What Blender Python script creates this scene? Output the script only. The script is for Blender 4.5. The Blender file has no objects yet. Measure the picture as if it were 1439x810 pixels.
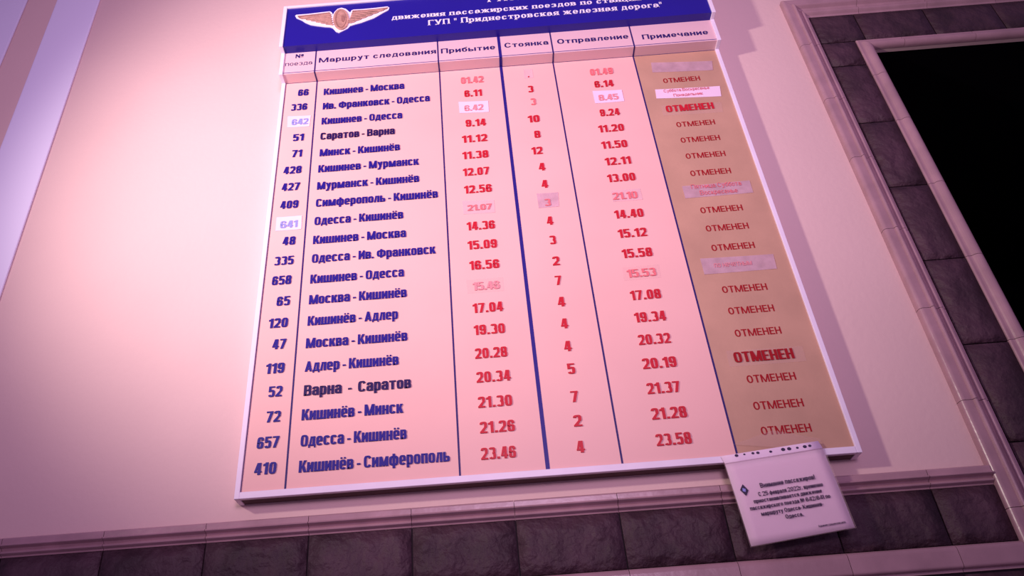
import bpy, math, random
from mathutils import Matrix, Vector
random.seed(7)
scene = bpy.context.scene
COL = scene.collection

# ------------------------------------------------------------------ camera
CAM = Vector((0.0, -1.6806, 1.5))
R = Matrix(((0.99702, -0.0075, 0.07677), (0.04961, 0.82451, -0.56367), (-0.05907, 0.5658, 0.82243)))  # columns: right, forward, up
FPX, PCX, PCY = 1100.0, 665.314, 379.301
cd = bpy.data.cameras.new('camera')
cam = bpy.data.objects.new('camera', cd); COL.objects.link(cam)
cd.sensor_width = 36.0; cd.lens = FPX / 1439 * 36
cd.shift_x = (719.5 - PCX) / 1439; cd.shift_y = (PCY - 405) / 1439
cd.clip_start = 0.01
m = Matrix.Identity(4)
for i in range(3):
    m[i][0] = R[i][0]; m[i][1] = R[i][2]; m[i][2] = -R[i][1]; m[i][3] = CAM[i]
cam.matrix_world = m
scene.camera = cam

# ------------------------------------------------------------------ world, lamps, exposure
W = bpy.data.worlds.new('world'); scene.world = W; W.use_nodes = True
W.node_tree.nodes['Background'].inputs[0].default_value = (0.62, 0.40, 0.80, 1)
W.node_tree.nodes['Background'].inputs[1].default_value = 0.33

def spot(name, loc, target, col, power, angle, blend, radius):
    l = bpy.data.lights.new(name, 'SPOT'); l.color = col; l.energy = power
    l.spot_size = math.radians(angle); l.spot_blend = blend; l.shadow_soft_size = radius
    o = bpy.data.objects.new(name, l); COL.objects.link(o); o.location = loc
    o.rotation_euler = (Vector(target) - Vector(loc)).to_track_quat('-Z', 'Y').to_euler()
    return o
spot('hall_lamp', (-1.75, -1.60, 2.80), (0.04, 0, 3.16), (1.0, 0.84, 0.78), 225, 76, 1.0, 0.07)
spot('fill_spot', (0.3, -3.6, 2.6), (-0.1, 0, 3.30), (0.95, 0.63, 0.94), 400, 60, 1.0, 0.5)  # lilac fill added from behind the viewpoint, so brightness falls off outwards

vs = scene.view_settings
vs.view_transform = 'Standard'; vs.look = 'None'; vs.gamma = 1; vs.use_curve_mapping = False
vs.exposure = 0.0

# ------------------------------------------------------------------ helpers
def at(px, py, y):
    """Point of the plane Y=y that the photograph shows at (px, py)."""
    d = R @ Vector(((px - PCX) / FPX, 1.0, -(py - PCY) / FPX))
    t = (y - CAM.y) / d.y
    return CAM + d * t

def mat(name, col, rough=0.6, bump=0.0, bscale=40, vary=0.0, vscale=6, coat=0.0, alpha=1.0, col2=None, spec=0.5, detail=6, stretch=None, bdist=0.01):
    M = bpy.data.materials.new(name); M.use_nodes = True
    nt = M.node_tree; N = nt.nodes; L = nt.links
    b = N['Principled BSDF']
    b.inputs['Roughness'].default_value = rough
    b.inputs['Coat Weight'].default_value = coat
    b.inputs['Coat Roughness'].default_value = 0.12
    b.inputs['Alpha'].default_value = alpha
    b.inputs['Specular IOR Level'].default_value = spec
    tc = N.new('ShaderNodeTexCoord')
    src = tc.outputs['Object']
    if stretch:
        mp = N.new('ShaderNodeMapping'); mp.inputs['Scale'].default_value = stretch
        L.new(src, mp.inputs['Vector']); src = mp.outputs[0]
    if vary > 0 or col2:
        n = N.new('ShaderNodeTexNoise'); n.inputs['Scale'].default_value = vscale; n.inputs['Detail'].default_value = detail
        oi = N.new('ShaderNodeObjectInfo'); ad = N.new('ShaderNodeVectorMath'); ad.operation = 'ADD'
        sc = N.new('ShaderNodeVectorMath'); sc.operation = 'SCALE'; sc.inputs['Scale'].default_value = 13.7
        L.new(oi.outputs['Location'], sc.inputs[0]); L.new(src, ad.inputs[0]); L.new(sc.outputs[0], ad.inputs[1])
        L.new(ad.outputs[0], n.inputs['Vector'])
        r = N.new('ShaderNodeMapRange'); r.inputs['From Min'].default_value = 0.3; r.inputs['From Max'].default_value = 0.7
        L.new(n.outputs['Fac'], r.inputs['Value'])
        mx = N.new('ShaderNodeMix'); mx.data_type = 'RGBA'
        c2 = col2 or tuple(c * (1 - vary) for c in col)
        mx.inputs['A'].default_value = (*col, 1); mx.inputs['B'].default_value = (*c2, 1)
        L.new(r.outputs[0], mx.inputs['Factor']); L.new(mx.outputs['Result'], b.inputs['Base Color'])
    else:
        b.inputs['Base Color'].default_value = (*col, 1)
    if bump > 0:
        n2 = N.new('ShaderNodeTexNoise'); n2.inputs['Scale'].default_value = bscale; n2.inputs['Detail'].default_value = 8
        oi2 = N.new('ShaderNodeObjectInfo'); a2 = N.new('ShaderNodeVectorMath'); a2.operation = 'ADD'
        L.new(src, a2.inputs[0]); L.new(oi2.outputs['Location'], a2.inputs[1]); L.new(a2.outputs[0], n2.inputs['Vector'])
        bp = N.new('ShaderNodeBump'); bp.inputs['Strength'].default_value = bump; bp.inputs['Distance'].default_value = bdist
        L.new(n2.outputs['Fac'], bp.inputs['Height']); L.new(bp.outputs[0], b.inputs['Normal'])
    return M

M_PLASTER = mat('cream_plaster', (0.75, 0.52, 0.50), 0.85, 0.10, 60, 0.06, 2.2)
M_WHITE = mat('white_paint', (0.82, 0.76, 0.97), 0.55, 0.02, 90)
M_TILE = mat('dark_slate_tile', (0.088, 0.038, 0.058), 0.55, 1.0, 22, 0.6, 9, spec=0.35, bdist=0.020)
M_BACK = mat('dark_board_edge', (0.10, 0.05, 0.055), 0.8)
M_GROUT = mat('dark_grout', (0.03, 0.018, 0.024), 0.9)
M_MOULD = mat('beige_ceramic_moulding', (0.47, 0.27, 0.31), 0.30, 0.12, 30, 0.22, 14)
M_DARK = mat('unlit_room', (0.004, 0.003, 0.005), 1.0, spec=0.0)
M_FLOOR = mat('floor_stone', (0.25, 0.2, 0.19), 0.4, 0.1, 20, 0.2, 3)
M_FRAME = mat('white_plastic_frame', (0.88, 0.76, 0.90), 0.35, 0.03, 60, 0.06, 20)
M_PANEL = mat('pale_peach_panel', (0.86, 0.49, 0.46), 0.38, 0.015, 200, 0.05, 5, spec=0.35)
M_TAN = mat('aged_tan_panel', (0.57, 0.33, 0.23), 0.42, 0.03, 120, 0.16, 9, spec=0.35)
M_HEAD = mat('pale_header_panel', (0.78, 0.51, 0.55), 0.38, 0.01, 200, 0.03, 5)
M_BLUE = mat('blue_title_panel', (0.014, 0.006, 0.27), 0.35, 0, 1, 0.08, 6, spec=0.4)
M_LINE = mat('navy_line', (0.025, 0.010, 0.13), 0.45, spec=0.3)
M_LINEB = mat('blue_line', (0.022, 0.012, 0.20), 0.4, spec=0.3)
M_INK = mat('blue_vinyl', (0.018, 0.008, 0.22), 0.4, spec=0.3)
M_NAVY = mat('dark_navy_vinyl', (0.020, 0.006, 0.085), 0.4, spec=0.3)
M_RED = mat('red_vinyl', (0.56, 0.014, 0.030), 0.4, spec=0.3)
M_RED2 = mat('dull_red_ink', (0.33, 0.006, 0.012), 0.6, spec=0.2)
M_FADED = mat('faded_red_vinyl', (0.80, 0.17, 0.19), 0.5)
M_FADED2 = mat('pale_red_ink', (0.80, 0.27, 0.30), 0.5)
M_PALEB = mat('pale_blue_ink', (0.28, 0.29, 0.72), 0.5)
M_PAPER = mat('white_paper', (0.88, 0.66, 0.82), 0.7, 0.02, 30, 0.04, 18)
M_TAPE = mat('cloudy_tape', (0.95, 0.68, 0.76), 0.4, 0.05, 50, 0.1, 30, alpha=0.38)
M_TAPEB = mat('milky_tape', (0.80, 0.54, 0.66), 0.35, 0.12, 40, 0.25, 40, alpha=0.55)
M_CLEAR = mat('clear_tape', (0.85, 0.6, 0.6), 0.4, 0.05, 60, alpha=0.12)
M_TITLE = mat('white_vinyl', (0.88, 0.80, 0.90), 0.4)
M_BLACK = mat('black_ink', (0.035, 0.015, 0.06), 0.6)
M_EMB = mat('bronze_relief', (0.62, 0.32, 0.26), 0.4, 0.3, 160, 0.35, 60)
M_EMB2 = mat('bronze_relief_dark', (0.42, 0.19, 0.16), 0.45, 0.3, 160, 0.35, 60)

def obj(name, verts, faces, material, parent=None, loc=(0, 0, 0)):
    me = bpy.data.meshes.new(name); me.from_pydata([tuple(v) for v in verts], [], faces); me.update()
    me.materials.append(material)
    o = bpy.data.objects.new(name, me); COL.objects.link(o); o.location = loc
    if parent: o.parent = parent
    return o
def objm(name, me, parent, loc):
    o = bpy.data.objects.new(name, me); COL.objects.link(o); o.location = loc; o.parent = parent
    return o
def empty(name, loc=(0, 0, 0)):
    o = bpy.data.objects.new(name, None); COL.objects.link(o); o.location = loc; o.empty_display_size = 0.05
    return o
def tag(o, label=None, cat=None, group=None, kind=None):
    if label: o['label'] = label
    if cat: o['category'] = cat
    if group: o['group'] = group
    if kind: o['kind'] = kind
    return o

class MB:
    def __init__(s): s.v = []; s.f = []
    def box(s, x0, x1, y0, y1, z0, z1):
        n = len(s.v)
        s.v += [(x, y, z) for x in (x0, x1) for y in (y0, y1) for z in (z0, z1)]
        s.f += [[n + i for i in q] for q in ((0, 1, 3, 2), (4, 6, 7, 5), (0, 4, 5, 1), (2, 3, 7, 6), (0, 2, 6, 4), (1, 5, 7, 3))]
        return s
    def slab(s, pts, y0, t):
        """convex polygon pts (x, z) counter-clockwise from the front; front at y0, thickness t towards the wall"""
        n = len(s.v); k = len(pts)
        s.v += [(p[0], y0, p[1]) for p in pts] + [(p[0], y0 + t, p[1]) for p in pts]
        s.f.append([n + i for i in range(k)])
        for i in range(k):
            j = (i + 1) % k
            s.f.append([n + j, n + i, n + k + i, n + k + j])
        return s
    def prism_x(s, prof, x0, x1, shift0=None, shift1=None):
        """closed profile (y, z) swept along X"""
        n = len(s.v); k = len(prof)
        s.v += [(x0 + (shift0[i] if shift0 else 0), p[0], p[1]) for i, p in enumerate(prof)]
        s.v += [(x1 + (shift1[i] if shift1 else 0), p[0], p[1]) for i, p in enumerate(prof)]
        for i in range(k):
            j = (i + 1) % k
            s.f.append([n + i, n + j, n + k + j, n + k + i])
        s.f.append([n + i for i in range(k)][::-1]); s.f.append([n + k + i for i in range(k)])
        return s
    def build(s, name, material, parent=None, loc=(0, 0, 0), bevel=0):
        v = [(a - loc[0], b - loc[1], c - loc[2]) for a, b, c in s.v]
        o = obj(name, v, s.f, material, parent, loc)
        if parent is not None and parent.type == 'EMPTY':
            o.location = Vector(loc) - parent.location
        if bevel:
            md = o.modifiers.new('bevel', 'BEVEL'); md.width = bevel; md.segments = 2; md.limit_method = 'ANGLE'
        return o

# ------------------------------------------------------------------ the setting
PITCH = 0.22                       # one tile
XM, XI, XT, XO = 1.0500, 1.1190, 1.2262, 1.2700     # portal: moulding outer, inner, nosing outer, opening
ZOW, ZI, ZT_, ZO = 3.612, 3.530, 3.401, 3.366
TOPSLOPE = 0.0
ZL0, ZL1 = 1.998, 2.038            # upper ledge
ZB1 = 1.8805                       # top of the lower ledge
X0 = -0.8448                       # a tile joint
# plaster wall with the opening cut out
w = MB()
w.box(-3.6, XO, 0.0, 0.015, 0, 4.6); w.box(XO, 3.2, 0.0, 0.015, ZO, 4.6)
w.box(2.6, 3.2, 0.0, 0.015, 0, ZO)
wall = tag(w.build('wall_back', M_PLASTER), 'cream plaster wall behind the timetable', kind='structure')
fl = tag(MB().box(-3.6, 3.2, -4.5, 0.12, -0.1, 0).build('floor', M_FLOOR), 'stone floor of the hall', kind='structure')
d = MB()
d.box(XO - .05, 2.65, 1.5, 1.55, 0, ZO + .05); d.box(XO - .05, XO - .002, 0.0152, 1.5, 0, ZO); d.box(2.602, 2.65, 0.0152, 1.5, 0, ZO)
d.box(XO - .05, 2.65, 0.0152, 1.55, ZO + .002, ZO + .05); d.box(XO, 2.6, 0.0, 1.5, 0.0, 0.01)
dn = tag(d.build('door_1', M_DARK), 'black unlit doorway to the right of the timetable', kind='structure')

# tiles ------------------------------------------------------------
def tile_mesh(wd, hg, seed):
    """a slab with a pillowed, riven front; origin at its lower left"""
    rnd = random.Random(seed); nx, nz = max(2, int(wd / .028)), max(2, int(hg / .028)); v = []; f = []
    for j in range(nz + 1):
        for i in range(nx + 1):
            e = i in (0, nx) or j in (0, nz)
            v.append((wd * i / nx, 0.0 if e else -0.0034 - rnd.random() * 0.0009, hg * j / nz))
    ins = 0.0022
    for j in range(nz + 1):
        for i in range(nx + 1):
            k = j * (nx + 1) + i
            x, y, z = v[k]
            if i in (0, nx) or j in (0, nz):
                v[k] = (x, -0.0030, z)
    for j in range(nz):
        for i in range(nx):
            a = j * (nx + 1) + i
            f.append((a, a + 1, a + nx + 2, a + nx + 1))
    # rim back to the wall
    rim = [i for i in range(nx + 1)] + [j * (nx + 1) + nx for j in range(1, nz + 1)] + [nz * (nx + 1) + i for i in range(nx - 1, -1, -1)] + [j * (nx + 1) for j in range(nz - 1, 0, -1)]
    n = len(v)
    for k in rim: v.append((v[k][0], 0.004, v[k][2]))
    L = len(rim)
    for q in range(L):
        f.append((rim[(q + 1) % L], rim[q], n + q, n + (q + 1) % L))
    me = bpy.data.meshes.new('tile'); me.from_pydata(v, [], f); me.update(); me.materials.append(M_TILE)
    for p in me.polygons: p.use_smooth = len(p.vertices) == 4 and p.index < nx * nz
    return me
TM = {}
def tile(x0, x1, z0, z1):
    g = 0.0016
    wd, hg = round(x1 - x0 - 2 * g, 4), round(z1 - z0 - 2 * g, 4)
    if wd < .01 or hg < .01: return
    key = (wd, hg, random.randint(0, 2))
    if key not in TM: TM[key] = tile_mesh(wd, hg, hash(key) & 255)
    o = objm('tile', TM[key], wall, (x0 + g, -0.0042, z0 + g))
    o.rotation_euler = (random.uniform(-.004, .004), 0, 0)
# wainscot between the two ledges, and what goes on below the lower one
x = X0 - 6 * PITCH
while x < XM - 1e-4:
    x1 = min(x + PITCH, XM)
    tile(x, x1, ZB1, ZL0)
    tile(x, x1, ZB1 - .055 - PITCH, ZB1 - .055)
    x += PITCH
# portal: jamb and lintel bands
z = ZT_
tile(XI, 1.2612, ZT_ - .0, ZI)
xx = 1.2612
while xx < 2.7:
    tile(xx, xx + PITCH, ZT_, ZI); xx += PITCH
zs = [ZT_, 3.2935, 3.0535, 2.8125, 2.570, 2.328, 2.086, 1.844, 1.602, 1.36]
for a, b in zip(zs[:-1], zs[1:]): tile(XI, XT, b, a)

gr = MB(); gr.box(X0 - 6 * PITCH, XM, -0.0012, 0.0, ZB1 - .06 - PITCH, ZL0); gr.box(XI, XT + .004, -0.0012, 0.0, 1.36, ZI); gr.box(XT + .004, 2.9, -0.0012, 0.0, ZT_ - .004, ZI)
gr.build('grout', M_GROUT, wall)
# mouldings --------------------------------------------------------
# profile across the moulding: (distance from the outer edge, how far it stands out)
def arc(cx, cy, r, a0, a1, n=5):
    return [(cx + r * math.cos(math.radians(a0 + (a1 - a0) * i / n)), cy + r * math.sin(math.radians(a0 + (a1 - a0) * i / n))) for i in range(n + 1)]
PROF = [(0, 0)] + arc(.009, .012, .009, 180, 90, 5) + [(.026, .0205)] + arc(.031, .0225, .0045, 170, 20, 4) + [(.040, .0155), (.0465, .0115)] + arc(.054, .0115, .0062, 170, 20, 4) + [(.0635, .008), (.0690, .006), (.0690, 0)]
NOSE = [(0, 0), (0, .008)] + arc(.004, .008, .004, 180, 90, 3) + [(.010, .0115)] + arc(.028, .004, .0165, 150, 0, 9) + [(.0445, -.0)]
def sweep(P0, dirv, outv, length, prof, parent, name='moulding_piece', m0=0.0, m1=0.0, sc=1.0, gap=.0006):
    """piece of moulding: P0 on its outer edge, runs along dirv; across = outv; m0/m1 mitre its ends"""
    P0 = Vector(P0); dirv = Vector(dirv); outv = Vector(outv)
    v = []; k = len(prof)
    for (a, b) in prof:
        v.append(dirv * (gap + a * sc * m0) + outv * a * sc + Vector((0, -b, 0)))
    for (a, b) in prof:
        v.append(dirv * (length - gap - a * sc * m1) + outv * a * sc + Vector((0, -b, 0)))
    f = [(i, i + 1, k + i + 1, k + i) for i in range(k - 1)] + [tuple(range(k)), tuple(range(2 * k - 1, k - 1, -1))]
    o = obj(name, v, f, M_MOULD, parent)
    o.location = P0 - parent.location
    return o
t1 = tag(empty('trim_1', (0, 0, ZL1)), 'upper moulded ledge along the top of the dark tiles', kind='structure')
x = X0 - 6 * PITCH
while x < XM - .01:
    x1 = min(x + PITCH, XM)
    o = sweep((x, 0, ZL1), (1, 0, 0), (0, 0, -1), x1 - x, [(a * .58, b * .9) for a, b in PROF], t1)
    x += PITCH
t2 = tag(empty('trim_2', (XM, 0, ZOW)), 'outer moulding around the doorway portal', kind='structure')
zz = [ZOW, 3.388, 3.150, 2.918, 2.668, 2.427, 2.185, 1.944, 1.70, 1.46]
for i, (a, b) in enumerate(zip(zz[:-1], zz[1:])):
    sweep((XM, 0, a), (0, 0, -1), (1, 0, 0), a - b, PROF, t2, m0=1.18 if i == 0 else 0)
xx = XM
for i in range(8):
    ln = .232 if i == 0 else PITCH
    sweep((xx, 0, ZOW), (1, 0, 0), (0, 0, -1), ln, [(a * 1.18, b) for a, b in PROF], t2, m0=.846 if i == 0 else 0); xx += ln
t3 = tag(empty('trim_3', (XT, 0, ZT_)), 'rounded inner nosing at the edge of the doorway', kind='structure')
zz = [ZT_, 3.242, 3.052, 2.812, 2.571, 2.33, 2.088, 1.846, 1.604, 1.362]
for i, (a, b) in enumerate(zip(zz[:-1], zz[1:])):
    sweep((XT, 0, a), (0, 0, -1), (1, 0, 0), a - b, NOSE, t3, m0=.8 if i == 0 else 0)
xx = XT
for i in range(7):
    ln = .14 if i == 0 else PITCH
    sweep((xx, 0, ZT_), (1, 0, 0), (0, 0, -1), ln, [(a * .8, b) for a, b in NOSE], t3, m0=1.25 if i == 0 else 0); xx += ln
t4 = tag(empty('trim_4', (0, 0, ZB1)), 'lower pale ledge at the foot of the tile row', kind='structure')
LOW = [(0, 0)] + arc(.012, .006, .012, 180, 90, 5) + [(.036, .018)] + arc(.040, .012, .006, 90, 0, 4) + [(.047, .008), (.052, .008), (.052, 0)]
x = X0 - 6 * PITCH
while x < XM - .01:
    x1 = min(x + PITCH, XM)
    sweep((x, 0, ZB1), (1, 0, 0), (0, 0, -1), x1 - x, LOW, t4)
    x += PITCH

# white raised bands of the pilaster at the left ---------------------
tag(MB().box(-1.418, -1.262, -0.008, 0.0, ZL1 + .002, 4.6).build('trim_5', M_WHITE, bevel=.004), 'white raised upright band nearest the timetable', kind='structure')
tag(MB().box(-1.90, -1.528, -0.008, 0.0, ZL1 + .002, 4.6).build('trim_6', M_WHITE, bevel=.004), 'white raised upright band in the upper left corner', kind='structure')

# ------------------------------------------------------------------ lettering: a block face, a slab serif face, and a plain face
BLOCK = dict(V=.200, H=.120, xh=.82, n=3.4, serif=0, wl=.490, wu=.55, gap=.045, sp=.20)
SANS = dict(V=.200, H=.140, xh=.74, n=2.25, serif=0, wl=.64, wu=.84, gap=.13, sp=.36)
SANSL = dict(V=.120, H=.090, xh=.74, n=2.25, serif=0, wl=.64, wu=.88, gap=.15, sp=.36)
SLAB = dict(V=.20, H=.085, xh=.70, n=2.3, serif=.075, wl=.62, wu=.80, gap=.15, sp=.40)
NUMS = dict(BLOCK, gap=.075, wu=.51, V=.205)
def glyph(ch, S):
    V, H, xh, n, srf = S['V'], S['H'], S['xh'], S['n'], S['serif']
    up = ch.isupper() or ch.isdigit()
    h = 1.0 if up else xh
    wd = S['wu'] if up else S['wl']
    l = ch.lower(); P = []
    def bar(x0, x1, y0, y1): P.append([(x0, y0), (x1, y0), (x1, y1), (x0, y1)])
    def q(*p): P.append(list(p))
    def st(x, y0=0.0, y1=None, bot=True, top=True):
        y1 = h if y1 is None else y1
        bar(x, x + V, y0, y1)
        if srf:
            if bot: bar(x - srf, x + V + srf, y0, y0 + .06)
            if top: bar(x - srf, x + V + srf, y1 - .06, y1)
    def ring(x0, y0, x1, y1, a0=0, a1=360):
        cx, cy, A, B = (x0 + x1) / 2, (y0 + y1) / 2, (x1 - x0) / 2, (y1 - y0) / 2
        k = max(6, int((a1 - a0) / 18))
        def pt(a, A, B, n):
            c, s = math.cos(a), math.sin(a)
            return (cx + A * math.copysign(abs(c) ** (2 / n), c), cy + B * math.copysign(abs(s) ** (2 / n), s))
        pts = [(pt(math.radians(a0 + (a1 - a0) * i / k), A, B, n), pt(math.radians(a0 + (a1 - a0) * i / k), max(A - V, .015), max(B - H, .02), n)) for i in range(k + 1)]
        for i in range(k):
            P.append([pts[i][0], pts[i + 1][0], pts[i + 1][1], pts[i][1]])
    mid = wd / 2
    if l == 'н': st(0); st(wd - V); bar(V * .5, wd - V * .5, h / 2 - H / 2, h / 2 + H / 2)
    elif l in 'ий':
        st(0); st(wd - V); q((V * .7, 0), (wd - V * .7, h * .60), (wd - V * .7, h), (V * .7, h * .40))
        if l == 'й': bar(mid - .1, mid + .1, h + .07, h + .16)
    elif l == 'п': st(0, top=False); st(wd - V, top=False); bar(0, wd, h - H, h)
    elif l == 'л': st(wd - V, top=False); bar(.10, wd, h - H, h); q((0, 0), (V * .9, 0), (.12 + V * .75, h), (.12, h))
    elif l == 'д':
        wd += .06; bar(wd - V - .04, wd - .04, 0, h); bar(.14, wd - .04, h - H, h); q((.04, 0), (.04 + V * .8, 0), (.15 + V * .7, h), (.15, h))
        bar(0, wd, 0, H); bar(0, V * .6, -.14, H); bar(wd - V * .6, wd, -.14, H)
    elif l in 'шщ':
        wd *= 1.5; st(0, bot=False); st(wd / 2 - V / 2, bot=False); st(wd - V, bot=False); bar(0, wd, 0, H)
    elif l == 'ц': st(0, bot=False); st(wd - V, bot=False); bar(0, wd + .06, 0, H); bar(wd - .04, wd + .08, -.14, H); wd += .08
    elif l == 'м':
        wd *= 1.38; mid = wd / 2; st(0); st(wd - V)
        q((mid - V * .45, 0), (mid + V * .45, 0), (V * 1.1, h), (V * .1, h)); q((mid - V * .45, 0), (mid + V * .45, 0), (wd - V * .1, h), (wd - V * 1.1, h))
    elif l == 'т':
        st(mid - V / 2, top=False); bar(0, wd, h - H, h)
        if srf: bar(0, .06, h - .22, h); bar(wd - .06, wd, h - .22, h)
    elif l == 'г':
        wd *= .82; st(0, top=False); bar(0, wd, h - H, h)
        if srf: bar(wd - .06, wd, h - .22, h)
    elif l == 'о' or ch == '0': ring(0, 0, wd, h)
    elif l == 'с': ring(0, 0, wd, h, 28, 332)
    elif ch == 'Е':
        wd *= .86; st(0); bar(0, wd, 0, H); bar(0, wd, h - H, h); bar(0, wd * .92, h / 2 - H / 2, h / 2 + H / 2)
    elif l in 'её':
        ring(0, 0, wd, h, 0, 325); bar(V * .5, wd - .01, h * .47 - H * .45, h * .47 + H * .45)
        if l == 'ё': bar(.05, .19, h + .09, h + .21); bar(wd - .19, wd - .05, h + .09, h + .21)
    elif ch == 'А':
        wd *= 1.06; mid = wd / 2
        q((0, 0), (V * .98, 0), (mid + V * .5, h), (mid - V * .5, h)); q((wd - V * .98, 0), (wd, 0), (mid + V * .5, h), (mid - V * .5, h)); bar(V * .7, wd - V * .7, .18, .18 + H)
        if srf: bar(-.07, V + .07, 0, .06); bar(wd - V - .07, wd + .07, 0, .06)
    elif ch == 'а':
        ring(0, 0, wd, h, 0, 165); bar(wd - V, wd, 0, h * .55); ring(0, 0, wd, h * .60)
        if srf: bar(wd - V, wd + .08, 0, .06)
    elif l == 'в': st(0); ring(0, h * .45, wd * .96, h, -90, 90); ring(0, 0, wd, h * .56, -90, 90); bar(V * .5, wd / 2, 0, H); bar(V * .5, wd / 2, h - H, h); bar(V * .5, wd / 2, h * .56 - H, h * .56)
    elif l in 'ьы':
        st(0); ring(0, 0, wd, h * .58, -90, 90); bar(V * .5, wd / 2, 0, H); bar(V * .5, wd / 2, h * .58 - H, h * .58)
        if l == 'ы': st(wd + .08); wd += .08 + V
    elif ch == 'Р': st(0); ring(0, h * .40, wd, h, -90, 90); bar(V * .5, wd / 2, h - H, h); bar(V * .5, wd / 2, h * .40, h * .40 + H)
    elif ch == 'р': st(0, -.24, h); ring(0, 0, wd, h)
    elif l == 'у':
        b = 0 if up else -.24
        q((mid - V * .25, h * .18), (mid + V * .75, h * .10), (V * 1.0, h), (0, h)); q((mid - V * .75, b), (mid + V * .2, b), (wd, h), (wd - V, h)); bar(.02, mid, b, b + H)
        if srf: bar(-.06, V + .06, h - .06, h); bar(wd - V - .04, wd + .06, h - .06, h)
    elif l == 'к':
        st(0); q((V * .9, h * .36), (V * 1.35, h * .36), (wd, h), (wd - V * 1.05, h)); q((wd - V * 1.0, 0), (wd + .03, 0), (V * 1.75, h * .70), (V * 1.0, h * .46))
        if srf: bar(wd - V - .05, wd + .07, 0, .06); bar(wd - V - .05, wd + .07, h - .06, h)
    elif l == 'ф':
        wd *= 1.42; mid = wd / 2
        if up: ring(0, .12, wd, .88); bar(mid - V / 2, mid + V / 2, 0, 1)
        else: ring(0, 0, wd, h); bar(mid - V / 2, mid + V / 2, -.22, h + .18)
    elif l == 'з' or ch == '3': ring(0, h * .44, wd * .98, h, -90, 158); ring(0, 0, wd, h * .56, -158, 90)
    elif l == 'я': st(wd - V); ring(0, h * .40, wd, h, 90, 270); bar(wd / 2, wd - V * .5, h - H, h); bar(wd / 2, wd - V * .5, h * .40, h * .40 + H); q((-.03, 0), (V * .95, 0), (wd * .68, h * .48), (wd * .68 - V, h * .48))
    elif l == 'ж':
        wd *= 1.62; mid = wd / 2; st(mid - V / 2)
        q((mid + V * .2, h * .38), (mid + V * .75, h * .38), (wd, h), (wd - V, h)); q((wd - V, 0), (wd, 0), (mid + V * .75, h * .62), (mid + V * .2, h * .62))
        q((mid - V * .75, h * .38), (mid - V * .2, h * .38), (V, h), (0, h)); q((0, 0), (V, 0), (mid - V * .2, h * .62), (mid - V * .75, h * .62))
    elif l == 'х':
        q((0, 0), (V, 0), (wd, h), (wd - V, h)); q((wd - V, 0), (wd, 0), (V, h), (0, h))
        if srf:
            for a in (-.05, wd - V - .03): bar(a, a + V + .08, 0, .06); bar(a, a + V + .08, h - .06, h)
    elif ch == '1': wd = .36; bar(wd - V, wd, 0, 1); q((0, .70), (V, .76), (V, 1), (wd - V, 1), (0, .86)) if 0 else q((0, .72), (wd - V * .5, .76), (wd - V * .5, .98), (0, .86))
    elif ch == '2': ring(0, .40, wd, 1, -35, 172); q((0, H * .8), (V * 1.15, H * .8), (wd, .60), (wd - V * .95, .55)); bar(0, wd, 0, H * 1.1)
    elif ch == '4': bar(wd - V - .07, wd - .07, 0, 1); bar(0, wd + .01, .19, .19 + H); q((0, .22), (V * .75, .22), (wd - V * .9, 1), (wd - V * 1.7, 1))
    elif ch == '5': bar(.01, wd - .02, 1 - H, 1); bar(.01, V * .95, .48, 1); ring(0, 0, wd, .66, -160, 140)
    elif ch == '6': ring(0, 0, wd, .60); ring(0, 0, wd, 1, 15, 250)
    elif ch == '7': bar(0, wd, 1 - H, 1); q((.09, 0), (.09 + V, 0), (wd, 1 - H * .5), (wd - V * 1.05, 1 - H * .5))
    elif ch == '8': ring(0, 0, wd, .55); ring(.01, .45, wd - .01, 1)
    elif ch == '9': ring(0, .40, wd, 1); ring(0, 0, wd, 1, -165, 70)
    elif l == 'ч': bar(wd - V, wd, 0, h); bar(0, V, h * .5, h); ring(0, h * .34, wd, h * 1.2, 180, 300)
    elif l == 'б': ring(0, 0, wd, h); bar(0, V, h * .4, h * 1.05); q((0, h * .95), (V, h * .9), (wd, h * 1.18), (wd, h * 1.36)); 
    elif ch == '№':
        bar(0, .15, 0, 1); bar(.5, .65, 0, 1); q((.08, .7), (.5, 0), (.62, .3), (.15, 1)); ring(.74, .38, 1.14, .92); bar(.76, 1.12, .16, .26); wd = 1.14
    elif ch == '!': wd = V; bar(0, V, 0, V * .8); bar(0, V, .3, 1)
    elif ch == '/': wd = .34; q((0, 0), (.12, 0), (.34, 1), (.22, 1))
    elif ch == '.': wd = V; bar(0, V, 0, V * .8)
    elif ch == ',': wd = V; q((.02, -.08), (V * .6, -.08), (V, .14), (.04, .14))
    elif ch == '-': wd = .26; bar(0, wd, .29, .29 + H * 1.05)
    elif ch == '"': wd = .28; bar(0, .10, .62, 1); bar(.18, .28, .62, 1)
    return P, wd

def text_prims(s, S):
    x = 0; out = []
    for ch in s:
        if ch == ' ': x += S['sp']; continue
        P, wd = glyph(ch, S)
        for p in P: out.append([(a + x, b) for a, b in p])
        x += wd + S['gap']
    return out, x - S['gap']

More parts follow.
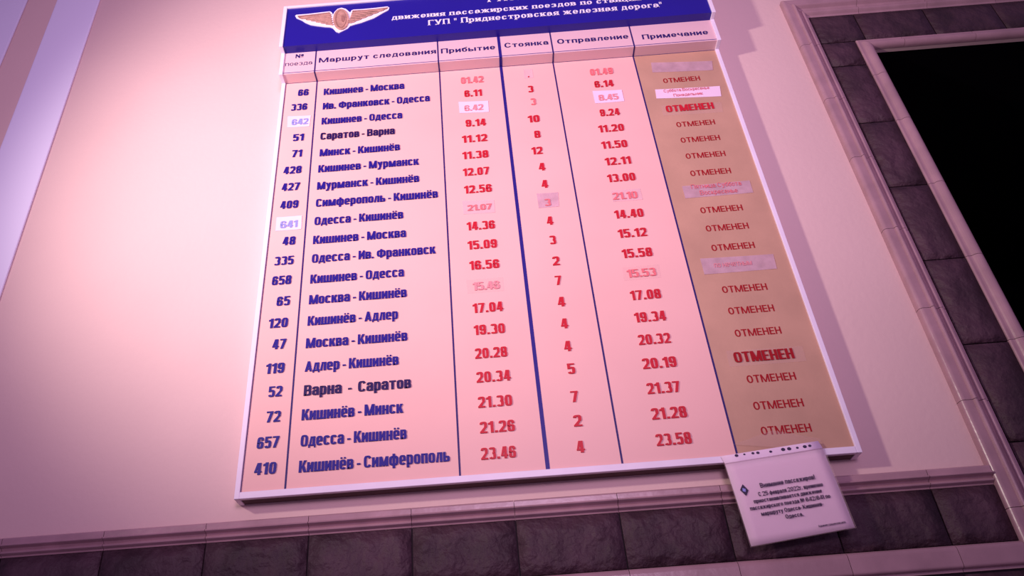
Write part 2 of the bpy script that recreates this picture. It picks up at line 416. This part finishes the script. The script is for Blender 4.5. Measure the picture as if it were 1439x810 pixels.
def lettering(name, s, S, x0, z0, width, cap, y, material, parent, depth=.0022, shear=0.0, tilt=0.0):
    prims, tot = text_prims(s, S)
    kx = width / tot; mb = MB(); c, sn = math.cos(tilt), math.sin(tilt)
    for i, p in enumerate(prims):
        pts = [((a + b * shear) * kx, b * cap) for a, b in p]
        area = sum(pts[k][0] * pts[(k + 1) % len(pts)][1] - pts[(k + 1) % len(pts)][0] * pts[k][1] for k in range(len(pts)))
        if area < 0: pts = pts[::-1]
        if tilt: pts = [(a * c - b * sn, a * sn + b * c) for a, b in pts]
        mb.slab(pts, -depth - (i % 7) * 7e-5, depth)
    o = obj(name, mb.v, mb.f, material, parent)
    pl = parent.location if parent else Vector((0, 0, 0))
    o.location = Vector((x0, y, z0)) - pl
    return o

def plain(name, s, x0, z0, width, cap, y, material, parent, bold=True, depth=.0005, tilt=0.0):
    return lettering(name, s, SANS if bold else SANSL, x0, z0, width, cap, y, material, parent, depth=depth, tilt=tilt)

# ------------------------------------------------------------------ the timetable board
XL, XR = -0.5515, 0.7735
ZB, ZTOP = 2.0896, 3.3745
ZH = 3.4700
Y0, Y1, Y2 = -0.040, -0.077, -0.105
ZU = 3.652
DV = [-0.4545, -0.0756, 0.1144, 0.2751, 0.5222]
FW = 0.0115
board = tag(empty('timetable_board', (0, 0, ZB)), 'large stepped timetable board with blue title strip and rows of train times', 'board')
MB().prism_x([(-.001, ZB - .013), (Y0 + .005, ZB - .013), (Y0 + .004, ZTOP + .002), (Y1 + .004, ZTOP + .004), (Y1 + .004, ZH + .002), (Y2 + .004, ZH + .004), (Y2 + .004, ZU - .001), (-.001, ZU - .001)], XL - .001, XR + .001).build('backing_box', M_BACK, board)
def panel(name, x0, x1, y, z0, z1, m_): return MB().box(x0, x1, y, y + .004, z0, z1).build(name, m_, board)
panel('timetable_panel', XL, DV[4], Y0, ZB, ZTOP, M_PANEL)
o = panel('remarks_panel', DV[4], XR, Y0, ZB, ZTOP, M_TAN); o['label'] = 'tan aged panel behind the remarks column'
h = MB(); h.box(XL, XR, Y1, Y1 + .004, ZTOP, ZH); h.box(XL, XR, Y1 + .004, Y0, ZTOP, ZTOP + .003)
h.build('heading_strip', M_HEAD, board)
h = MB(); h.box(XL, XR, Y2, Y2 + .004, ZH, ZU); h.box(XL, XR, Y2 + .004, Y1, ZH, ZH + .003)
o = h.build('title_panel', M_BLUE, board); o['label'] = 'deep blue title panel'
# frame strips follow the steps
fy = -.005
prof = [(0, ZB - .015), (Y0 + fy, ZB - .015), (Y0 + fy, ZTOP - .004), (Y1 + fy, ZTOP - .004), (Y1 + fy, ZH - .004), (Y2 + fy, ZH - .004), (Y2 + fy, ZU + .010), (0, ZU + .010)]
MB().prism_x(prof, XL - FW, XL).build('frame_strip', M_FRAME, board, bevel=.0012)
MB().prism_x(prof, XR, XR + FW).build('frame_strip', M_FRAME, board, bevel=.0012)
MB().box(XL, XR, Y0 + fy, Y0 + .006, ZB - .015, ZB).build('frame_strip', M_FRAME, board, bevel=.0012)
MB().box(XL, XR, Y2 + fy, -.002, ZU, ZU + .010).build('frame_strip', M_FRAME, board, bevel=.0012)
# dividers
for i, xd in enumerate(DV):
    hw = .0045 if i == 2 else .0021
    b = MB(); e = .0006
    b.box(xd - hw, xd + hw, Y0 - e, Y0, ZB, ZTOP); b.box(xd - hw, xd + hw, Y1 - e, Y0, ZTOP - e, ZTOP); b.box(xd - hw, xd + hw, Y1 - e, Y1, ZTOP - e, ZH)
    o = b.build('divider_line', M_LINEB if i == 2 else M_LINE, board)
    if i == 2: o['label'] = 'thicker blue divider line beside the arrivals'
b = MB(); b.box(XL, XR, Y1 - .0004, Y1, ZTOP + .0045, ZTOP + .0066); b.build('rule_line', M_LINEB, board)
b = MB(); b.box(XL, XR, Y0 - .0008, Y0, ZTOP - .0010, ZTOP); b.build('rule_line', M_LINE, board)
b = MB(); b.box(XL, XL + .0014, Y0 - .0006, Y0, ZB, ZTOP); b.box(XL, XR, Y0 - .0006, Y0, ZB, ZB + .001); b.build('rule_line', M_LINE, board)

def ext(l, r, y):
    """left end of the baseline and its width, on the plane Y=y"""
    a = at(l[0], l[1], y)
    # the same height at the right pixel column
    lo, hi = a.x, a.x + 1.5
    for _ in range(40):
        mm = (lo + hi) / 2
        qv = R.transposed() @ (Vector((mm, y, a.z)) - CAM)
        if PCX + FPX * qv.x / qv.y < r: lo = mm
        else: hi = mm
    return a.x, a.z, lo - a.x
CAP = 0.0266
# train numbers: text, left end of the baseline, right end
NUM = [('66', 418.3, 134.6, 433.1), ('336', 408.4, 155.5, 431.1), None, ('51', 410.9, 198.3, 426.2), ('71', 409.4, 220.9, 423.7), ('428', 397.8, 244.8, 423), ('427', 395.3, 268.5, 420.5),
       ('409', 393.3, 293.7, 418.5), None, ('48', 396.5, 344.8, 414.3), ('335', 384.7, 373.2, 411.9), ('658', 381.5, 401, 408.6), ('65', 388, 430.1, 406.7), ('120', 376.5, 461.5, 403.7),
       ('47', 382, 491.1, 401), ('119', 372.6, 525.7, 398.8), ('52', 376.3, 558.3, 395.6), ('72', 373.1, 594, 393.2), ('657', 360.1, 631, 391), ('410', 356.4, 668, 387.3)]
ROUTE = [('Кишинев - Москва', 454.6, 133.3, 568.1), ('Ив. Франковск - Одесса', 453.3, 153.6, 604), ('Кишинев - Одесса', 451.6, 174.8, 565.2), ('Саратов - Варна', 449.9, 196.3, 554.8),
         ('Минск - Кишинёв', 448.9, 219.6, 562), ('Кишинев - Мурманск', 446.9, 242.3, 588.4), ('Мурманск - Кишинёв', 445.2, 266.5, 589.1), ('Симферополь - Кишинёв', 443.5, 290.7, 615.5),
         ('Одесса - Кишинёв', 441.5, 316.4, 566.7), ('Кишинев - Москва', 439.5, 343, 570.6), ('Одесса - Ив. Франковск', 437.8, 369.5, 611.9), ('Кишинев - Одесса', 435.6, 398.5, 567.7),
         ('Москва - Кишинёв', 433.8, 427.7, 571.6), ('Кишинёв - Адлер', 431.9, 457.8, 559.3), ('Москва - Кишинёв', 429.4, 489.4, 572.6), ('Адлер - Кишинёв', 428.1, 522.5, 560.2),
         ('Варна  -  Саратов', 426.4, 556.5, 577.8), ('Кишинёв - Минск', 423.4, 590.9, 566.1), ('Одесса - Кишинёв', 421.9, 627.9, 571.6), ('Кишинёв - Симферополь', 419.4, 664.4, 632.4)]
ARR = [('01.42', 647.9, 117.5, 679.5), ('6.11', 652.8, 136, 677.5), None, ('9.14', 654.6, 178, 683.2), ('11.12', 649.6, 200.5, 685), ('11.38', 650.1, 223.6, 686.7), ('12.07', 650.9, 247.3, 687.9),
       ('12.56', 652.6, 272, 691.4), None, ('14.36', 656.3, 323.8, 695.8), ('15.09', 657.5, 350.8, 698.8), ('16.56', 660, 379.4, 702), None, ('17.04', 664.7, 440, 707.4), ('19.30', 666.3, 471, 710),
       ('20.28', 667.9, 504.3, 713.2), ('20.34', 669.9, 538, 718), ('21.30', 672.1, 573.4, 720.3), ('21.26', 674.7, 609.3, 724.1), ('23.46', 676.3, 646.5, 725.7)]
STOP = [None, ('3', 742.5, 129.6, 750), ('3', 746.4, 147.4, 753.6), ('10', 742.5, 172, 758.8), ('8', 751.4, 193.6, 760), ('12', 747.7, 217, 763), ('4', 757.6, 239.6, 766.9), ('4', 761.6, 264, 770.8), None,
        ('4', 769, 316, 778), ('3', 773, 343.3, 782), ('2', 777.2, 373.1, 787.1), ('7', 780.9, 400.5, 789.9), ('4', 784.5, 430.8, 795), ('4', 789, 461.6, 799), ('4', 793.5, 493.7, 804), ('5', 798.3, 525.8, 809.1),
        ('7', 803.1, 565.3, 813.7), ('2', 806.9, 599.7, 818.8), ('4', 811.1, 636.6, 822.5)]
DEP = [('01.49', 830, 105.8, 862.2), ('6.14', 836.3, 122.8, 863), None, ('9.24', 844, 163.3, 871.6), ('11.20', 842, 186, 877.8), ('11.50', 846.2, 209, 882.5), ('12.11', 851.3, 232.3, 887.4),
       ('13.00', 854.7, 256, 893.9), None, ('14.40', 864.7, 307.2, 905.3), ('15.12', 869.8, 334.4, 910), ('15.58', 875.4, 362.8, 917.7), None, ('17.08', 887.2, 422, 929.9), ('19.34', 893, 453.3, 937),
       ('20.32', 898.4, 485, 943.4), ('20.19', 904.2, 518.8, 952), ('21.37', 910.6, 554, 957.2), ('21.28', 917, 590, 966.5), ('23.58', 923.5, 627, 973.2)]
REM = {1: ('ОТМЕНЕН', 932.8, 117, 984.4), 4: ('ОТМЕНЕН', 951.4, 179, 1005.4), 5: ('ОТМЕНЕН', 957.5, 201, 1012.5), 6: ('ОТМЕНЕН', 964.6, 223.6, 1020.2), 7: ('ОТМЕНЕН', 971.1, 247.9, 1027.9),
       9: ('ОТМЕНЕН', 985.3, 300.2, 1044.4), 10: ('ОТМЕНЕН', 993, 325.9, 1052.9), 11: ('ОТМЕНЕН', 1001, 353.3, 1061.4), 13: ('ОТМЕНЕН', 1016, 412.3, 1079), 14: ('ОТМЕНЕН', 1024.7, 442.5, 1088.9),
       15: ('ОТМЕНЕН', 1034, 474, 1098.8), 17: ('ОТМЕНЕН', 1050.9, 539, 1119.4), 18: ('ОТМЕНЕН', 1060.2, 576.7, 1130.2), 19: ('ОТМЕНЕН', 1071, 612.2, 1141.4)}
def col(name, L, m_, labelf=None, special={}):
    for i, e in enumerate(L):
        if not e: continue
        x0, z0, wd = ext((e[1], e[2]), e[3], Y0 - .002)
        mm, lb = special.get(i, (m_, None))
        o = lettering(name, e[0], BLOCK if name == 'route_name' else NUMS, x0, z0, wd, CAP, Y0, mm, board, shear=0.03 if name == 'train_number' else 0.0)
        if lb: o['label'] = lb
col('train_number', NUM, M_INK)
col('route_name', ROUTE, M_INK, special={3: (M_NAVY, 'dark navy route name Саратов - Варна'), 16: (M_NAVY, 'dark navy route name Варна - Саратов')})
col('arrival_time', ARR, M_RED, special={0: (M_FADED, 'faded arrival time 01.42')})
col('stop_minutes', STOP, M_RED, special={2: (M_FADED, 'faded figure 3')})
col('departure_time', DEP, M_RED, special={0: (M_FADED, 'faded departure time 01.49')})
for i, e in REM.items():
    x0, z0, wd = ext((e[1], e[2]), e[3], Y0)
    plain('remark', e[0], x0, z0, wd, .0192, Y0, M_RED2, board)

# column headings
def head(s, l, b, r, cap, bold=True):
    x0, z0, wd = ext((l, b), r, Y1)
    plain('heading', s, x0, z0, wd, cap, Y1, M_LINE, board, bold=bold)
head('№', 415.2, 82.0, 426.6, .018, True)
head('поезда', 400.6, 93.3, 438.5, .0175, False)
head('Маршрут следования', 447.9, 88.3, 612.8, .0215)
head('Прибытие', 619.8, 75.4, 696, .0215)
head('Стоянка', 709.2, 67.4, 770.8, .0215)
head('Отправление', 783.5, 62.0, 883.5, .0215)
head('Примечание', 903.2, 55.5, 995.6, .0215)
# title
def title(s, l, b, r, cap, ):
    x0, z0, wd = ext((l, b), r, Y2)
    lettering('title_lettering', s, SLAB, x0, z0, wd, cap, Y2, M_TITLE, board, depth=.0015)
title('РАСПИСАНИЕ', 686, 3.2, 822, .034)
title('движения пассажирских поездов по станции Тирасполь', 550.6, 28.4, 988, .0225)
title('ГУП " Приднестровская железная дорога"', 602, 36.0, 931, .0240)

# winged wheel emblem -------------------------------------------------
def ez(px, py, y=Y2): 
    p = at(400 + px / 8.99, 5 + py / 8.99, y); return (p.x, p.z)
def outline_mesh(pts, y, t, name, m_, parent):
    """non-convex outline as a slab"""
    import bmesh
    bm = bmesh.new(); vs_ = [bm.verts.new((a, y, b)) for a, b in pts]
    f = bm.faces.new(vs_); r = bmesh.ops.extrude_face_region(bm, geom=[f])
    for v in r['geom']:
        if isinstance(v, bmesh.types.BMVert): v.co.y -= t
    bmesh.ops.recalc_face_normals(bm, faces=bm.faces)
    bmesh.ops.triangulate(bm, faces=bm.faces)
    c = Vector((pts[0][0], 0, pts[0][1]))
    for v in bm.verts: v.co -= c
    me = bpy.data.meshes.new(name); bm.to_mesh(me); bm.free(); me.materials.append(m_)
    o = bpy.data.objects.new(name, me); COL.objects.link(o); o.parent = parent
    o.location = c - parent.matrix_world.translation if parent.type != 'EMPTY' else c - parent.location
    return o
EO = [(135, 162), (150, 150), (300, 138), (450, 120), (575, 106), (600, 122), (612, 150), (630, 115), (670, 75), (720, 60), (775, 75), (815, 110), (830, 120), (845, 95), (870, 84), (980, 78), (1150, 62), (1300, 44), (1325, 60), (1312, 90), (1240, 128), (1200, 152), (1130, 192), (1060, 217), (980, 247), (900, 268), (830, 290), (800, 322), (740, 352), (690, 376), (650, 362), (610, 318), (580, 306), (520, 303), (400, 288), (330, 277), (260, 247), (220, 220), (150, 190)]
emb = outline_mesh([ez(*p) for p in EO][::-1], Y2, .0025, 'emblem', M_TITLE, board)
emb['label'] = 'winged wheel emblem with white outline'
ew = emb.location + board.location
def sub(pts, m_, t, name, y=Y2 - .0025):
    o = outline_mesh([ez(*p) for p in pts][::-1], y, t, name, m_, emb)
    p0 = ez(*pts[-1]); o.location = Vector((p0[0], 0, p0[1])) - ew
    return o
# wings: a leading edge and rows of feathers
sub([(165, 168), (300, 155), (450, 138), (572, 122), (590, 165), (560, 190), (420, 190), (300, 200), (220, 208), (180, 190)], M_EMB2, .0015, 'wing_edge')
sub([(862, 100), (980, 94), (1150, 80), (1308, 60), (1296, 80), (1220, 100), (1100, 118), (980, 128), (880, 138), (848, 150)], M_EMB2, .0015, 'wing_edge')
for k in range(6):
    t = k / 5
    xa, ya = 205 + 62 * k, 196 + 14.5 * k
    xb, yb = 560 + 6 * k, 150 + 25 * k
    sub([(xa, ya), (xa + 20, ya - 9), (xb, yb - 9), (xb + 32, yb + 2), (xb + 20, yb + 12), (xa + 45, ya + 12), (xa + 12, ya + 10)], M_EMB, .003, 'feather')
for k in range(6):
    xa, ya = 1262 - 72 * k, 92 + 29 * k
    xb, yb = 868 - 8 * k, 132 + 22 * k
    sub([(xb - 22, yb + 10), (xb, yb - 6), (xa - 15, ya - 10), (xa, ya), (xa - 20, ya + 12), (xa - 55, ya + 22), (xb - 5, yb + 18)], M_EMB, .003, 'feather')
def ell(cx, cy, a, b, n=24, p=0): return [(cx + a * math.cos(2 * math.pi * i / n), cy + b * math.sin(2 * math.pi * i / n) + (p if i == n // 4 else 0)) for i in range(n)]
sub(ell(716, 216, 100, 130), M_EMB, .0035, 'wheel')
sub(ell(712, 216, 70, 112), M_EMB2, .0042, 'wheel_rim')
sub(ell(722, 216, 58, 104), M_EMB, .0050, 'wheel_face')
sub(ell(742, 216, 22, 42), M_EMB2, .0060, 'wheel_hub')

# ------------------------------------------------------------------ slips of paper and tape stuck on the board
def patch(name, corners, material, y=Y0 - .0003, t=.0004, nx=5):
    """corners: upper left, upper right, lower right, lower left (pixels in the photograph)"""
    c = [at(px, py, y) for px, py in corners]
    v = []; f = []
    for j in range(3):
        for i in range(nx + 1):
            a = c[0].lerp(c[1], i / nx); b = c[3].lerp(c[2], i / nx); p = a.lerp(b, j / 2)
            e = 0 if 0 < i < nx else .0006
            v.append((p.x, p.y - t - e - random.random() * .0002, p.z))
    n = len(v)
    v += [(p[0], y, p[2]) for p in v]
    for j in range(2):
        for i in range(nx):
            a = j * (nx + 1) + i; f.append((a, a + nx + 1, a + nx + 2, a + 1))
    rim = list(range(nx + 1)) + [nx + (nx + 1), nx + 2 * (nx + 1)] + [2 * (nx + 1) + i for i in range(nx - 1, -1, -1)] + [nx + 1]
    for k in range(len(rim)): a, b = rim[k], rim[(k + 1) % len(rim)]; f.append((a, b, n + b, n + a))
    o0 = Vector(v[0])
    o = obj(name, [Vector(p) - o0 for p in v], f, material, None, o0)
    return o
def slip(name, corners, material, label, cat, group, txt=None, kind='block', m_=None, capk=.0235, t=.0004):
    o = patch(name, corners, material, t=t)
    tag(o, label, cat, group)
    if txt:
        for (s, l, b, r) in txt:
            yy = Y0 - .0016 if material is not M_CLEAR else Y0 - .0016
            x0, z0, wd = ext((l, b), r, yy)
            c = at(r, b + (r - l) * -0.0765, yy)
            if kind == 'block': lettering('lettering', s, BLOCK, x0, z0, wd, capk, yy, m_, o, depth=.0004)
            else: plain('lettering', s, x0, z0, wd, capk, yy, m_, o, bold=False)
    return o
G1 = 'paper and tape slips stuck over timetable entries'
slip('paper_slip', [(404.5, 164), (437, 162.6), (435, 177.5), (404, 179.5)], M_PAPER, 'upper of two white slips in the train number column, reading 642 in pale blue', 'paper slip', G1, [('642', 409.6, 176, 433)], m_=M_PALEB)
slip('paper_slip', [(389, 306), (424.5, 303.3), (423.5, 322.2), (387.5, 325)], M_PAPER, 'lower slip of the train number column, white paper with 641 in pale blue, beside Одесса - Кишинёв', 'paper slip', G1, [('641', 393.3, 321, 417.8)], m_=M_PALEB)
slip('paper_slip', [(644.5, 143.6), (686, 142.0), (687, 157.5), (646, 159.2)], M_PAPER, 'white slip with faded time 6.42 in the arrivals column', 'paper slip', G1, [('6.42', 652.8, 156.3, 679.5)], m_=M_FADED2)
slip('paper_slip', [(832.5, 128.2), (873.5, 126.5), (877.3, 142.5), (836.3, 145.6)], M_PAPER, 'white slip with faded time 8.45 in the departures column', 'paper slip', G1, [('8.45', 842, 141.6, 869.8)], m_=M_FADED2)
slip('tape_strip', [(649.5, 283.0), (694, 281.0), (695.5, 299), (651.5, 301.5)], M_TAPE, 'milky tape patch with half worn time 21.07 in the arrivals column', 'tape', G1, [('21.07', 657, 296.5, 691.6)], m_=M_FADED, capk=.019)
slip('tape_strip', [(858.3, 268.5), (899, 265.3), (903, 280.8), (861.5, 284)], M_TAPE, 'milky tape patch with pink time 21.10 in the departures column', 'tape', G1, [('21.10', 861.8, 281, 896.7)], m_=M_FADED)
slip('tape_strip', [(754.0, 272.5), (784, 270.5), (785.5, 290.5), (757, 292.8)], M_TAPEB, 'pale lilac tape patch with pink figure 3 in the stops column', 'tape', G1, [('3', 765.9, 289.6, 774.6)], m_=M_FADED)
slip('tape_strip', [(735.5, 98), (747.5, 97.3), (749.5, 109.5), (737, 110.3)], M_TAPE, 'small tape patch with a worn dot at the top of the stops column', 'tape', G1, [(',', 741.5, 108.2, 744.2)], m_=M_RED)
slip('tape_strip', [(655, 394), (706, 390), (708, 409), (657, 413)], M_CLEAR, 'clear tape patch with faded time 15.46 in the arrivals column', 'tape', G1, [('15.46', 664.7, 408.4, 702.5)], m_=M_FADED2)
slip('tape_strip', [(874, 376), (925, 372), (928.5, 390.5), (877, 395)], M_CLEAR, 'clear tape patch with faded time 15.53 in the departures column', 'tape', G1, [('15.53', 882.3, 390.4, 922.9)], m_=M_FADED)
slip('tape_strip', [(914.8, 88.4), (1000.5, 86), (1001.8, 98.8), (916.8, 102)], M_TAPEB, 'blank milky tape strip at the top of the remarks column', 'tape', G1)
slip('paper_slip', [(920.5, 126.2), (1011.3, 121.3), (1013.5, 135.6), (922.5, 138.8)], M_PAPER, 'white slip reading Суббота Воскресенье Понедельник in the remarks column', 'paper slip', G1,
     [('Суббота Воскресенье', 933, 130.0, 997), ('Понедельник', 947, 136.0, 988)], kind='plain', m_=M_FADED, capk=.0115)
slip('tape_strip', [(929, 149), (1013, 144), (1016, 158), (932, 163)], M_CLEAR, 'clear tape with bold red ОТМЕНЕН in the upper part of the remarks column', 'tape', G1, [('ОТМЕНЕН', 937, 157.8, 1004.2)], m_=M_RED, capk=.0255)
slip('tape_strip', [(958.3, 262.2), (1053, 254), (1058.5, 271), (963, 279.2)], M_TAPEB, 'milky tape strip reading Пятница Суббота Воскресенье in the remarks column', 'tape', G1,
     [('Пятница Суббота', 972, 265.8, 1042), ('Воскресенье', 984.5, 274.3, 1037)], kind='plain', m_=M_FADED, capk=.0150)
slip('tape_strip', [(983.8, 364), (1086.3, 357.5), (1091.5, 378), (989.8, 386.2)], M_TAPEB, 'wrinkled milky tape strip with pale worn lettering lower in the remarks column', 'tape', G1, [('по нечетным', 1004.5, 376.3, 1057)], kind='plain', m_=M_FADED2, capk=.016)
slip('tape_strip', [(1020, 494), (1127, 487), (1133, 508), (1025, 516)], M_CLEAR, 'clear tape with bold red ОТМЕНЕН in the lower part of the remarks column', 'tape', G1, [('ОТМЕНЕН', 1033.3, 510, 1117.3)], m_=M_RED2, capk=.0265)
slip('tape_strip', [(1030, 626), (1085, 606), (1152, 618), (1156, 634)], M_CLEAR, 'crumpled clear tape holding the punched notice to the board corner', 'tape', None, t=.0032)

# ------------------------------------------------------------------ the notice hanging from the lower right corner
YN = -0.0485
c4 = [at(1018.9, 653, YN), at(1156.3, 631, YN), at(1201.4, 741.7, YN), at(1055.6, 768.4, YN)]
s4 = [at(1012.6, 641.5, YN), at(1149.4, 620, YN), at(1156.3, 631, YN), at(1018.9, 653, YN)]
notice = tag(empty('paper_notice', c4[0]), 'white printed notice in a punched plastic pocket below the board corner', 'notice')
def sheet(name, c, m_, dy, bend=.0012, n=10, t=.0005, grow=0.0):
    v = []; f = []
    for j in range(n + 1):
        for i in range(n + 1):
            s_, t_ = -grow + (1 + 2 * grow) * i / n, -grow + (1 + 2 * grow) * j / n
            p = c[0].lerp(c[1], s_).lerp(c[3].lerp(c[2], s_), t_)
            w_ = -bend * math.sin(max(0, min(1, t_)) * 2.6) - .0003 * math.sin(s_ * 7 + t_ * 3) * t_
            v.append((p.x, p.y + dy + w_, p.z))
    N1 = len(v); v += [(a, b + t, z_) for a, b, z_ in v]
    for j in range(n):
        for i in range(n):
            a = j * (n + 1) + i; f.append((a, a + n + 1, a + n + 2, a + 1)); f.append((N1 + a, N1 + a + 1, N1 + a + n + 2, N1 + a + n + 1))
    rim = list(range(n + 1)) + [j * (n + 1) + n for j in range(1, n + 1)] + [n * (n + 1) + i for i in range(n - 1, -1, -1)] + [j * (n + 1) for j in range(n - 1, 0, -1)]
    for k in range(len(rim)): a, b = rim[k], rim[(k + 1) % len(rim)]; f.append((a, b, N1 + b, N1 + a))
    o = obj(name, [Vector(p) - notice.location for p in v], f, m_, notice)
    for p in o.data.polygons: p.use_smooth = True
    return o
sheet('paper', c4, M_PAPER, 0)
pk = sheet('plastic_pocket', c4, M_CLEAR, -.0012, grow=.012, t=.0002)
st_ = sheet('punched_strip', s4, M_PAPER, 0, bend=.001, n=6)
for k, (px, py, rr) in enumerate([(1035, 640.5, 2.0), (1046, 638.8, 1.2), (1058, 637.2, 1.6), (1065, 636.6, 1.8), (1083, 635.0, 1.6), (1100.5, 632.0, 2.3), (1109, 631.0, 2.3), (1120.5, 629.6, 1.5), (1131, 628.0, 2.2), (1138, 626.8, 1.8)]):
    p = at(px, py, YN - .0016); r_ = rr / 640
    pts = [(r_ * 1.25 * math.cos(a * math.pi / 5), r_ * math.sin(a * math.pi / 5)) for a in range(10)]
    b = MB().slab(pts, 0, .0005); o = obj('punch_hole', b.v, b.f, M_BLACK, st_); o.location = p - notice.location
def nline(s, l, b, r, rb, cap, bold=True):
    y = YN - .0030
    a = at(l, b, y); e = at(r, rb, y)
    tl = math.atan2(e.z - a.z, e.x - a.x); wd = math.hypot(e.x - a.x, e.z - a.z)
    plain('lettering', s, a.x, a.z, wd, cap, y, M_BLACK, notice, bold=bold, tilt=tl)
nline('Внимание пассажиров!', 1069.2, 686, 1145.8, 673.6, .0098)
nline('С 25 февраля 2022г. временно', 1066.7, 698, 1157, 683.6, .0088)
nline('приостанавливается движение', 1060.2, 708, 1155.5, 692.5, .0084)
nline('пассажирского поезда № 642/641 по', 1055, 718, 1167.4, 700.0, .0084)
nline('маршруту Одесса- Кишинев-', 1070.7, 725.5, 1157.5, 711, .0084)
nline('Одесса.', 1104.9, 729.5, 1129.6, 725.3, .0084)
nline('Администрация вокзала', 1150.6, 741.5, 1188.5, 735.3, .0045, False)
def npoly(pts, name, m_, y, parent):
    P = [at(px, py, y) for px, py in pts][::-1]
    b = MB().slab([(p.x - P[0].x, p.z - P[0].z) for p in P], 0, .0004)
    o = obj(name, b.v, b.f, m_, parent)
    o.location = P[0] - notice.location if parent is notice else P[0] - notice.location - parent.location
    return o
dm = npoly([(1043.5, 681), (1051.9, 689.5), (1048.9, 697.3), (1039.9, 689)], 'logo_diamond', M_BLACK, YN - .0030, notice)
dm['label'] = 'black diamond logo with a pale inner mark'
npoly([(1043.3, 686.2), (1047.8, 687.6), (1048, 691.8), (1043.8, 690.6)], 'logo_mark', M_PALEB, YN - .0035, dm)
